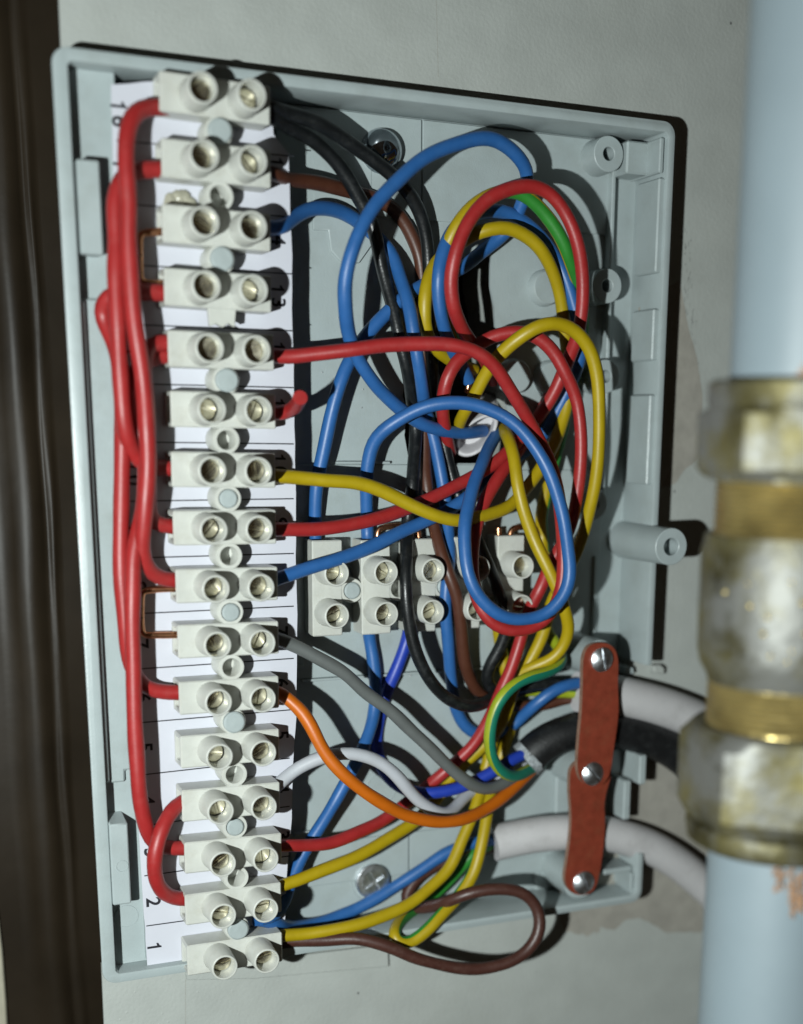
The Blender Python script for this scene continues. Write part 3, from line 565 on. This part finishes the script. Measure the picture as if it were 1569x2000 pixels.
wire('blue wire forming the widest loop at upper left, from crosswise strip to rear opening', 'blue', [(618, 1080, zt5), (617, 1051, -10), (615, 1000, -9.2), (617, 959, -8.5), (630, 895, -7.5), (646, 815, -6.5), (665, 745, -6), (684, 702, -6.5), (710, 662, -7), (751, 617, -7), (799, 572, -7), (828, 556, -7.2), (870, 538, -8), (911, 518, -8.5), (942, 492, -8.5), (977, 464, -8.5), (1003, 433, -7), (1021, 395, -5), (1031, 358, -4), (1028, 330, -3), (1006, 297, -2), (974, 275, -1.5), (940, 270, -1), (879, 284, -.5), (824, 312, 0), (777, 353, .5), (735, 398, 1), (704, 446, 1.5), (685, 500, 1.5), (674, 562, 1), (676, 620, -.5), (684, 660, -2), (700, 704, -3), (729, 745, -4), (758, 777, -5), (793, 809, -6), (834, 831, -7), (879, 844, -8.5), (920, 845, -10.5), (945, 842, -13)])
wire('blue wire forming the lower oval loop on top of the tangle', 'blue', [(719, 1080, zt5), (719, 1048, -10), (716, 1000, -9), (716, 959, -8), (718, 911, -7), (729, 865, -6), (758, 833, -4), (799, 808, -2.5), (847, 790, -1), (895, 786, 0), (942, 793, 1), (984, 812, 2), (1022, 844, 3), (1053, 882, 4), (1075, 927, 5), (1094, 984, 5.5), (1106, 1038, 6), (1112, 1086, 6), (1112, 1130, 6), (1101, 1166, 6), (1078, 1193, 5.5), (1049, 1206, 5), (1008, 1210, 5), (974, 1200, 5), (938, 1169, 4.5), (914, 1118, 4), (908, 1070, 3), (909, 1022, 2), (918, 975, 0), (936, 920, -3), (955, 876, -7), (970, 848, -11), (975, 838, -14)])
wire('grey wire running diagonally from terminal seven to the black cable', 'grey', [(495, 1240, .7), (540, 1246, .3), (560, 1255, -.5), (608, 1278, -1), (665, 1309, -1.5), (713, 1351, -2), (767, 1392, -2), (815, 1437, -2), (863, 1484, -2), (898, 1516, -2.2), (926, 1535, -2.5), (958, 1541, -3.5), (987, 1529, -4.5), (1020, 1510, -6), (1055, 1490, -7.5)])
wire('orange wire swooping from terminal six to the black cable', 'orange', [(495, 1345, .7), (542, 1351, .7), (560, 1363, 1.2), (592, 1393, 2.2), (614, 1431, 2.8), (633, 1467, 3), (672, 1513, 3), (719, 1552, 3), (758, 1575, 2.5), (783, 1588, 2), (831, 1602, 1.5), (872, 1606, 1), (911, 1599, 0), (958, 1575, -2), (1013, 1531, -5), (1035, 1508, -6.5), (1055, 1488, -7.5)])
wire('thin white wire arching from terminal four below the grey wire', 'white', [(500, 1560, .7), (535, 1541, .5), (560, 1517, -.5), (598, 1491, -1), (646, 1475, -1), (697, 1473, -1), (738, 1486, -1), (767, 1508, -1), (796, 1539, -1.5), (824, 1569, -2), (845, 1584, -2.3), (869, 1590, -3), (888, 1579, -4.5), (911, 1553, -7), (940, 1535, -8.5), (990, 1515, -8.5), (1055, 1490, -8)])
wire('red wire from terminal three climbing the right side to the rear opening', 'red', [(500, 1656, .7), (548, 1652, .3), (590, 1651, -1.2), (649, 1646, -3), (703, 1625, -4.5), (751, 1601, -6), (796, 1567, -7.4), (831, 1539, -8.4), (863, 1514, -8.2), (895, 1484, -7), (925, 1455, -6), (955, 1405, -4.5), (979, 1351, -3), (998, 1309, -2.5), (1014, 1258, -2), (1036, 1188, -2.8), (1056, 1150, -2.8), (1075, 1105, -1.5), (1100, 1060, -1), (1116, 1022, -.5), (1127, 975, 0), (1135, 911, 0), (1135, 847, 0), (1125, 777, 0), (1105, 729, 0), (1081, 685, -.5), (1049, 657, -1), (1008, 648, -2), (960, 657, -3), (925, 680, -4), (892, 707, -4), (874, 738, -4), (866, 773, -5), (866, 818, -7), (872, 850, -9), (880, 885, -13)])
wire('yellow wire from terminal two climbing to the outermost loop on the right', 'yellow', [(500, 1748, .7), (545, 1731, .3), (580, 1720, -.6), (624, 1703, -2), (687, 1678, -3.5), (751, 1643, -5), (809, 1607, -6.5), (847, 1569, -8), (879, 1523, -9.5), (904, 1494, -9), (936, 1466, -7.5), (968, 1430, -6), (990, 1390, -5), (1006, 1341, -4.5), (1024, 1309, -4.5), (1049, 1265, -4), (1065, 1227, -4), (1076, 1185, -4.6), (1095, 1140, -4), (1126, 1080, -2), (1142, 1038, -1), (1157, 975, 1), (1165, 927, 2), (1171, 863, 3), (1171, 799, 3.5), (1165, 725, 3.5), (1149, 675, 3.5), (1123, 645, 3.5), (1090, 631, 3.5), (1055, 636, 3.5), (1019, 657, 2.6), (977, 693, .4), (949, 729, -2), (926, 774, -4), (905, 812, -7), (893, 842, -12)])
wire('yellow wire from the lowest terminal rising through the middle to the rear opening', 'yellow', [(500, 1836, .7), (545, 1829, .3), (600, 1823, -.6), (672, 1813, -1), (745, 1791, -1.5), (799, 1766, -2), (840, 1735, -3), (879, 1694, -4), (904, 1639, -5), (926, 1585, -6), (939, 1544, -7.5), (950, 1500, -9), (962, 1450, -8.5), (975, 1400, -7.5), (985, 1350, -6.5), (1005, 1322, -5.5), (1043, 1302, -3), (1078, 1288, -1.5), (1101, 1262, -.5), (1111, 1230, .5), (1106, 1198, 1.5), (1091, 1156, 2), (1071, 1111, 1.5), (1043, 1051, 0), (1021, 990, -.5), (1011, 943, -1), (1003, 887, -3), (993, 855, -6), (982, 838, -12)])
wire('dark brown wire making an open loop over the lower rim', 'umber', [(500, 1850, -.9), (548, 1840, -.9), (590, 1837, -.8), (640, 1836, -.6), (703, 1834, .6), (758, 1849, 1.9), (815, 1872, 2.6), (879, 1889, 3), (942, 1892, 3.5), (990, 1882, 4), (1030, 1858, 4), (1052, 1824, 4), (1054, 1788, 3.5), (1038, 1757, 3), (1006, 1738, 2.5), (965, 1736, 2), (911, 1748, 1), (870, 1762, -1.6), (838, 1772, -5), (808, 1773, -8), (793, 1760, -9.5), (798, 1737, -10.2), (824, 1707, -10.4), (860, 1688, -10.4), (910, 1670, -9.8), (960, 1655, -8.8), (1000, 1648, -8.5)])
wire('blue wire from the lowest terminals slanting up to the lower white cable', 'blue', [(500, 1797, .4), (540, 1803, -1), (556, 1808, -4), (580, 1810, -7), (624, 1802, -9), (687, 1780, -10), (751, 1745, -10), (815, 1704, -9.2), (879, 1663, -8.5), (930, 1645, -8), (965, 1640, -7.8), (1000, 1640, -7.8)])
wire('blue wire from the second crosswise terminal dropping to terminal two', 'blue', [(720, 1205, zt5), (721, 1240, -9.8), (729, 1287, -9.8), (734, 1351, -9.6), (730, 1399, -8.8), (716, 1446, -7.2), (694, 1493, -5.6), (662, 1553, -5.2), (624, 1617, -6), (600, 1655, -6.4), (583, 1688, -5.8), (568, 1722, -4.6), (556, 1762, -2), (540, 1788, .2), (510, 1795, .7)])
wire('deep blue wire from the third crosswise terminal bending to the black cable', 'dblue', [(803, 1205, zt5), (797, 1245, -9.8), (774, 1309, -9.8), (754, 1354, -11), (742, 1399, -11.6), (736, 1446, -11.6), (741, 1488, -11), (760, 1521, -9.5), (789, 1541, -7.5), (831, 1551, -5.4), (879, 1544, -5), (911, 1533, -5), (958, 1510, -4.8), (1006, 1482, -5), (1035, 1468, -5.5), (1060, 1458, -6)])
wire('yellow wire with green stripe looped behind the red upper loop', 'yellow', [(1062, 1080, zt5), (1060, 1050, -10), (1057, 1025, -9), (1061, 990, -8.5), (1075, 930, -9), (1095, 850, -9.8), (1117, 760, -9.4), (1133, 690, -9.2), (1139, 620, -8), (1131, 560, -5), (1113, 505, -2.6), (1093, 460, -2), (1068, 420, -2), (1035, 387, -2), (1000, 372, -2), (960, 380, -2), (923, 404, -2), (893, 442, -2), (872, 484, -3), (864, 524, -5), (868, 580, -8), (885, 660, -10), (915, 720, -13)], 1.3, 'green', twist=-.028, ph=.35)
wire('yellow and green earth wire from the lower white cable, turning back sharply at the bottom', 'yellow', [(1000, 1645, -9), (955, 1650, -8.8), (920, 1672, -8.6), (895, 1700, -9), (850, 1745, -9.4), (812, 1775, -8.5), (789, 1793, -6), (774, 1813, -2.6), (769, 1828, -.7), (778, 1840, -.3), (799, 1842, -.3), (831, 1821, -.3), (863, 1786, -1.2), (895, 1752, -2.2), (924, 1709, -3), (939, 1658, -3.5), (949, 1607, -4.8), (957, 1560, -6.5), (965, 1520, -9), (978, 1480, -9.5), (992, 1440, -9.5), (1000, 1400, -9.5), (1000, 1350, -9.8), (985, 1300, -9.5), (978, 1260, -9.8), (972, 1225, zt5), (972, 1205, zt5)], 1.3, 'green', twist=-.03, ph=5.8)
wire('yellow-green earth wire curling tightly in front of the black cable end', 'lemon', [(1060, 1490, -8), (1030, 1506, -5), (1005, 1517, -3), (985, 1511, -2), (966, 1490, -1), (957, 1455, 0), (959, 1415, .5), (972, 1375, 1), (997, 1344, 1), (1030, 1324, .5), (1065, 1314, -.5), (1090, 1302, -2), (1097, 1282, -4.5), (1090, 1260, -6.5), (1075, 1242, -8.5), (1068, 1225, zt5), (1068, 1205, zt5)], 1.22, 'teal', twist=.004, ph=-1.15)
wire('short green and yellow earth wire at the mouth of the upper white cable', 'lemon', [(1160, 1352, -6.5), (1100, 1353, -7.2), (1065, 1350, -7.6), (1038, 1346, -8.4), (1012, 1350, -9.8), (998, 1330, -10.5), (1000, 1290, -10.2), (1015, 1250, -9.8), (1020, 1225, zt5), (1020, 1205, zt5)], 1.25, 'green', twist=.05)

# ------------------------------------------------------------------ cables, clamp straps, fixing screws
def cable(label, mats, pts, r, bore=None):
    P = spline([U(*p) for p in pts], 2.0)
    o = tag(obj('cable', MB().tube(P, r, 26, cap=True, capmi=1), mats, smooth=60), label, 'cable', 'cables entering at the lower right'); return o, P
o, P = cable('upper white cable leaving the box above the black cable', ['sheath', 'ring'], [(1128, 1351, -4.6), (1170, 1352, -4.4), (1215, 1360, -4.2), (1300, 1382, -3.9), (1385, 1418, -3.8), (1480, 1480, -3.8), (1640, 1620, -3.8)], 4.3)
o, P = cable('black cable clamped between the two white cables', ['bsheath', 'frost'], [(1030, 1482, -6), (1048, 1464, -5.6), (1071, 1447, -5.2), (1119, 1427, -4.4), (1164, 1423, -4.2), (1215, 1428, -4.2), (1266, 1442, -4.2), (1310, 1464, -4.2), (1345, 1490, -4.2), (1420, 1560, -4.2), (1520, 1690, -4.2)], 3.9)
mb = MB().tube([P[0] - (P[3] - P[0]).normalized() * .5, P[0] + (P[3] - P[0]).normalized() * 1.2], 4.12, 26, rf=lambda t: 1.0 - .02 * t)
rq = random.Random(3)
for k in range(len(mb.v)): mb.v[k] += Vector((rq.uniform(-.22, .22), rq.uniform(-.22, .22), rq.uniform(-.15, .15)))
obj('frayed_end', mb, 'frost', o, smooth=30)
cable('lower white cable leaving through the lowest gap of the box', ['sheath', 'ring'], [(964, 1647, -7.4), (990, 1641, -7), (1040, 1631, -6), (1113, 1625, -4.8), (1183, 1628, -4.4), (1231, 1639, -4.2), (1279, 1658, -4.2), (1326, 1687, -4.2), (1384, 1736, -4.2), (1480, 1840, -4.2), (1580, 1980, -4.2)], 3.9)
# white oval sheath end of the cable that comes through the board
def sheath_end():
    c = U(930, 850, -11.5); ax = Vector((-.42, -.30, .86)).normalized(); e1 = (U(955, 815, -11.5) - U(890, 893, -11.5)).normalized(); e1 = (e1 - ax * e1.dot(ax)).normalized(); e2 = ax.cross(e1)
    mb = MB(); n = 36; rings = [(-14, 1.0, 1), (0, 1.0, 1), (.25, .95, 1), (.25, .80, 1), (0, .74, 1), (-5, .70, 1)]
    vs = []
    for h, s_, _ in rings:
        for k in range(n):
            a = 2 * math.pi * k / n; wob = 1 + .04 * math.sin(3 * a + 1)
            vs.append(c + ax * (h + .35 * math.sin(2 * a)) + e1 * (5.6 * (s_ if s_ > .9 else s_ + .08) * math.cos(a) * wob) + e2 * (3.0 * s_ * math.sin(a) * wob))
    fs = [(i * n + k, i * n + (k + 1) % n, (i + 1) * n + (k + 1) % n, (i + 1) * n + k) for i in range(len(rings) - 1) for k in range(n)]
    fs.append([(len(rings) - 1) * n + k for k in range(n)])
    return mb.add(vs, fs)
tag(obj('cable_sheath_end', sheath_end(), 'ring', smooth=50), 'white oval cut cable sheath end in the dark opening amid the tangle', 'cable')
# the two fibre straps
def strap_obj(label, outline, z0, zf):
    P = [XY(x, y, z0 + 1.2) for x, y in outline]
    a = sum(P[i][0] * P[(i + 1) % len(P)][1] - P[(i + 1) % len(P)][0] * P[i][1] for i in range(len(P)))
    if a < 0: P = P[::-1]
    Q = [(v.x, v.y) for v in spline([Vector((x, y, 0)) for x, y in P + [P[0]]], .8)][:-1]
    o = tag(obj('clamp_strap', MB().prism(Q, z0, z0 + 1.25, side=1, zf=zf), ['fibre', 'fibre_edge'], smooth=40), label, 'clamp strap', 'red fibre clamp straps'); return o
lower = strap_obj('lower rust red fibre clamp strap over the lower white cable', [(1116, 1498), (1132, 1484), (1165, 1478), (1192, 1492), (1193, 1518), (1185, 1545), (1181, 1570), (1183, 1614), (1180, 1655), (1170, 1715), (1159, 1742), (1138, 1749), (1116, 1744), (1104, 1722), (1108, 1690), (1115, 1640), (1117, 1600), (1113, 1545)], -.4, lambda x, y: .25 * math.sin(y * .12))
upper = strap_obj('upper rust red fibre clamp strap over the upper white and black cables', [(1141, 1284), (1148, 1264), (1175, 1255), (1200, 1264), (1208, 1286), (1207, 1340), (1208, 1386), (1203, 1430), (1197, 1468), (1193, 1500), (1182, 1528), (1160, 1537), (1137, 1528), (1128, 1505), (1130, 1450), (1136, 1390), (1139, 1330)], 1.0, lambda x, y: .2 * math.sin(y * .13 + 1))
def dome_screw(r, z, ang, cross=False):
    mb = MB(); n = 14; g = r * .13
    zf = lambda x, y: -.38 * (x * x + y * y) / r
    if cross:
        mb.lathe([(r, -1.2), (r, -.25), (r * .93, .0), (r * .66, .12), (r * .64, -.1), (r * .6, -.35), (0, -.55)], 0, 0, 0, 32)
        for k in range(4):                   # the four lands between the arms of the cross
            a0 = k * math.pi / 2; g = .13 * r; ro = .645 * r; b0 = math.asin(g / ro)
            pts = [(g * math.cos(a0) - g * math.sin(a0), g * math.sin(a0) + g * math.cos(a0))] + [(ro * math.cos(a0 + b0 + (math.pi / 2 - 2 * b0) * t / 7), ro * math.sin(a0 + b0 + (math.pi / 2 - 2 * b0) * t / 7)) for t in range(8)]
            mb.prism(pts, -.5, .13, zf=lambda x, y: .06 * (1 - (x * x + y * y) / (r * r)))
    else:
        for sg in (1, -1):
            rows = 5; vs = []; fs = []
            for j in range(rows + 1):
                rr = r * (1 - j / rows); 
                for i in range(n + 1):
                    a = math.pi * i / n; x, y = rr * math.cos(a), sg * (g + max(0, (rr - g)) * math.sin(a)) if rr > g else sg * g
                    x = max(-r, min(r, x)); vs.append((x, y, .95 - .95 * (x * x + y * y) / (r * r)))
            m = n + 1
            for j in range(rows):
                for i in range(n):
                    q = (j * m + i, j * m + i + 1, (j + 1) * m + i + 1, (j + 1) * m + i); fs.append(q if sg > 0 else q[::-1])
            mb.add(vs, fs)
            mb.add([(-r * .99, sg * g, -.2), (r * .99, sg * g, -.2), (r * .99, sg * g, .05), (r * .5, sg * g, .7), (0, sg * g, .93), (-r * .5, sg * g, .7), (-r * .99, sg * g, .05)], [range(7) if sg > 0 else list(range(7))[::-1]])
        mb.lathe([(r * 1.0, -.6), (r * 1.0, .02), (r * .9, .1), (0, .22)], 0, 0, 0, 28)
    c, s_ = math.cos(ang), math.sin(ang)
    mb.v = [Vector((v.x * c - v.y * s_, v.x * s_ + v.y * c, v.z)) for v in mb.v]; return mb
def put_screw(name, px, py, z, r, ang, parent=None, cross=False):
    p = U(px, py, z); mb = dome_screw(r, z, ang, cross); mb.v = [v + p for v in mb.v]
    return obj(name, mb, 'steel', parent, smooth=35)
put_screw('clamp_screw', 1177, 1289, 2.55, 2.5, math.radians(-78), upper)
put_screw('clamp_screw', 1159, 1512, 2.5, 2.5, math.radians(-48), upper)
put_screw('clamp_screw', 1141, 1725, 1.1, 2.5, math.radians(-62), lower)
tag(put_screw('fixing_screw', 730, 1722, FZ + 1.5, 3.7, .5, None, True), 'flat steel cross-head fixing screw at the bottom of the box floor', 'screw', 'fixing screws')
p = U(750, 292, FZ + 2.4)
mb = MB().lathe([(3.9, -2.6), (3.9, -1.2), (3.5, .2), (2.3, 1.5), (1.0, 2.0), (.5, 1.95), (.25, .9), (0, .8)], p.x, p.y, p.z, 30)
tag(obj('fixing_screw', mb, 'chrome', smooth=60), 'shiny domed steel fixing screw beside the black wires near the top', 'screw', 'fixing screws')

# ------------------------------------------------------------------ blurred pipe and brass fitting in front at the right
AX, AZ = 31.2, 80.0
def along(prof, seg=40, flats=None, xo=0.0, mi=0):
    mb = MB(); n = len(prof); vs = []
    for y, r, hexa in prof:
        for k in range(seg):
            a = 2 * math.pi * k / seg; rr = r
            if hexa:
                t = (a + .35) % (math.pi / 3) - math.pi / 6; rr = min(r, r * .885 / math.cos(t))
            vs.append((AX + xo + rr * math.cos(a), y, AZ + rr * math.sin(a)))
    fs = [(i * seg + k, (i + 1) * seg + k, (i + 1) * seg + (k + 1) % seg, i * seg + (k + 1) % seg) for i in range(n - 1) for k in range(seg)]
    fs += [list(range(seg)), [(n - 1) * seg + k for k in range(seg)][::-1]]
    return mb.add(vs, fs, mi)
def yy(py): return U(1400, py, AZ).y
up_ = obj('pipe', along([(140, 11.1, 0), (yy(725) - 1, 11.1, 0)]), 'pipe', smooth=60); tag(up_, 'pale blue painted pipe above the blurred brass fitting', 'pipe', 'pale blue pipes')
lo_ = obj('pipe', along([(yy(1650) + 1, 11.0, 0), (-140, 11.0, 0)], xo=.6), 'pipe', smooth=60); tag(lo_, 'pale blue painted pipe below the blurred brass fitting, with an orange smear', 'pipe', 'pale blue pipes')
cf = thing('pipe_fitting', (AX, yy(1200), AZ - 18), 'blurred tarnished brass compression fitting joining the pale blue pipes', 'pipe fitting')
obj('nut_collar', along([(yy(738), 13.2, 0), (yy(745), 14.0, 0), (yy(785), 14.0, 0), (yy(797), 13.6, 0)]), 'fitting', cf, smooth=40)
obj('compression_nut', along([(yy(795), 13.8, 0), (yy(806), 15.3, 1), (yy(915), 15.3, 1), (yy(932), 14.4, 1), (yy(940), 13, 0)], 72), 'fitting', cf, smooth=25)
obj('threaded_neck', along([(yy(938), 12.4, 0)] + [(yy(942 + i * 5.6), 12.3 - .25 * (i % 2), 0) for i in range(19)] + [(yy(1050), 12.4, 0)]), 'brassclean', cf, smooth=40)
obj('fitting_body', along([(yy(1048), 13.4, 0), (yy(1062), 13.5, 0), (yy(1085), 13.9, 0), (yy(1280), 13.7, 0), (yy(1305), 13.3, 0), (yy(1330), 12.2, 0), (yy(1345), 11.9, 0)]), 'fitting', cf, smooth=40)
dm = MB(); q_ = random.Random(8)
for k in range(16):                         # tiny bright beads added for glints on the body and lower nut
    a = math.radians(q_.uniform(118, 172)); y = yy(q_.uniform(1120, 1280) if k < 11 else q_.uniform(1460, 1560)); rb = 13.7 if k < 11 else 14.4; rr = q_.uniform(.25, .5)
    p = Vector((AX + rb * math.cos(a), y, AZ + rb * math.sin(a)))
    for t in range(1): dm.lathe([(rr * math.sin(u * math.pi / 6), -rr * math.cos(u * math.pi / 6)) for u in range(7)], p.x, p.y, p.z, 10)
tag(obj('glint_beads', dm, 'brassclean', cf, smooth=80), kind='stuff')
obj('threaded_neck', along([(yy(1340), 12.0, 0)] + [(yy(1344 + i * 5.6), 12.0 - .22 * (i % 2), 0) for i in range(15)] + [(yy(1440), 12.0, 0)]), 'brassclean', cf, smooth=40)
obj('compression_nut', along([(yy(1424), 13.5, 0), (yy(1432), 14.2, 0), (yy(1452), 15.7, 1), (yy(1585), 15.7, 1), (yy(1612), 14.4, 1), (yy(1622), 13.8, 0)], 72), 'fitting', cf, smooth=25)
obj('nut_collar', along([(yy(1614), 13.9, 0), (yy(1622), 14.2, 0), (yy(1650), 13.9, 0), (yy(1660), 12.6, 0)]), 'fitting', cf, smooth=40)
def smear(parent, px, seed):
    # thin paint film wrapped on the pipe
    rq = random.Random(seed); mb = MB(); ys = px
    for (y0, y1, a0, a1) in ys:
        n = 10; vs = []
        for i in range(n + 1):
            y = y0 + (y1 - y0) * i / n; wob = rq.uniform(-.05, .05)
            for a in (a0 + wob, (a0 + a1) / 2, a1 + rq.uniform(-.05, .05)):
                vs.append((AX + .3 + 11.32 * math.cos(a), y, AZ + 11.32 * math.sin(a)))
        fs = [(i * 3 + k, (i + 1) * 3 + k, (i + 1) * 3 + k + 1, i * 3 + k + 1) for i in range(n) for k in range(2)]
        mb.add(vs, fs)
    return obj('orange_smear', mb, 'rust', parent, smooth=60)
A = lambda d: math.radians(d)
def flecks(y0, y1, d0, d1, n, seed):
    q = random.Random(seed); out = []
    for _ in range(n):
        a = q.uniform(d0, d1); y = yy(y0) + q.random() ** 2 * (yy(y1) - yy(y0)); w_ = q.uniform(.6, 2.4); l = q.uniform(.6, 4.5)
        out.append((y, y - l, A(a + w_), A(a)))
    return out
smear(lo_, flecks(1666, 1730, 104, 118, 12, 2) + flecks(1666, 1685, 122, 132, 4, 3), 2)
smear(up_, flecks(712, 735, 122, 136, 9, 5), 5)
# plaster crumbs and dust lying in the box
mb = MB(); q = random.Random(21)
def crumb(p, r):
    mb.add([p + Vector((q.uniform(-r, r), q.uniform(-r, r), q.uniform(0, r))) for _ in range(4)], [(0, 1, 2), (0, 2, 3), (0, 3, 1), (1, 3, 2)])
for k in range(150):
    crumb(Vector((q.uniform(-16, 50), q.uniform(-75, 74), FZ + .5)), q.uniform(.06, .22))
for k in range(70):
    crumb(U(q.gauss(1010, 60), q.gauss(1755, 14), FZ + .1), q.uniform(.08, .3))
for k in range(60):
    crumb(Vector((q.uniform(-55, -49), q.uniform(-38, 38), -3.35)), q.uniform(.04, .1))
tag(obj('plaster_crumbs', mb, 'ring', jb, smooth=0), kind='stuff')
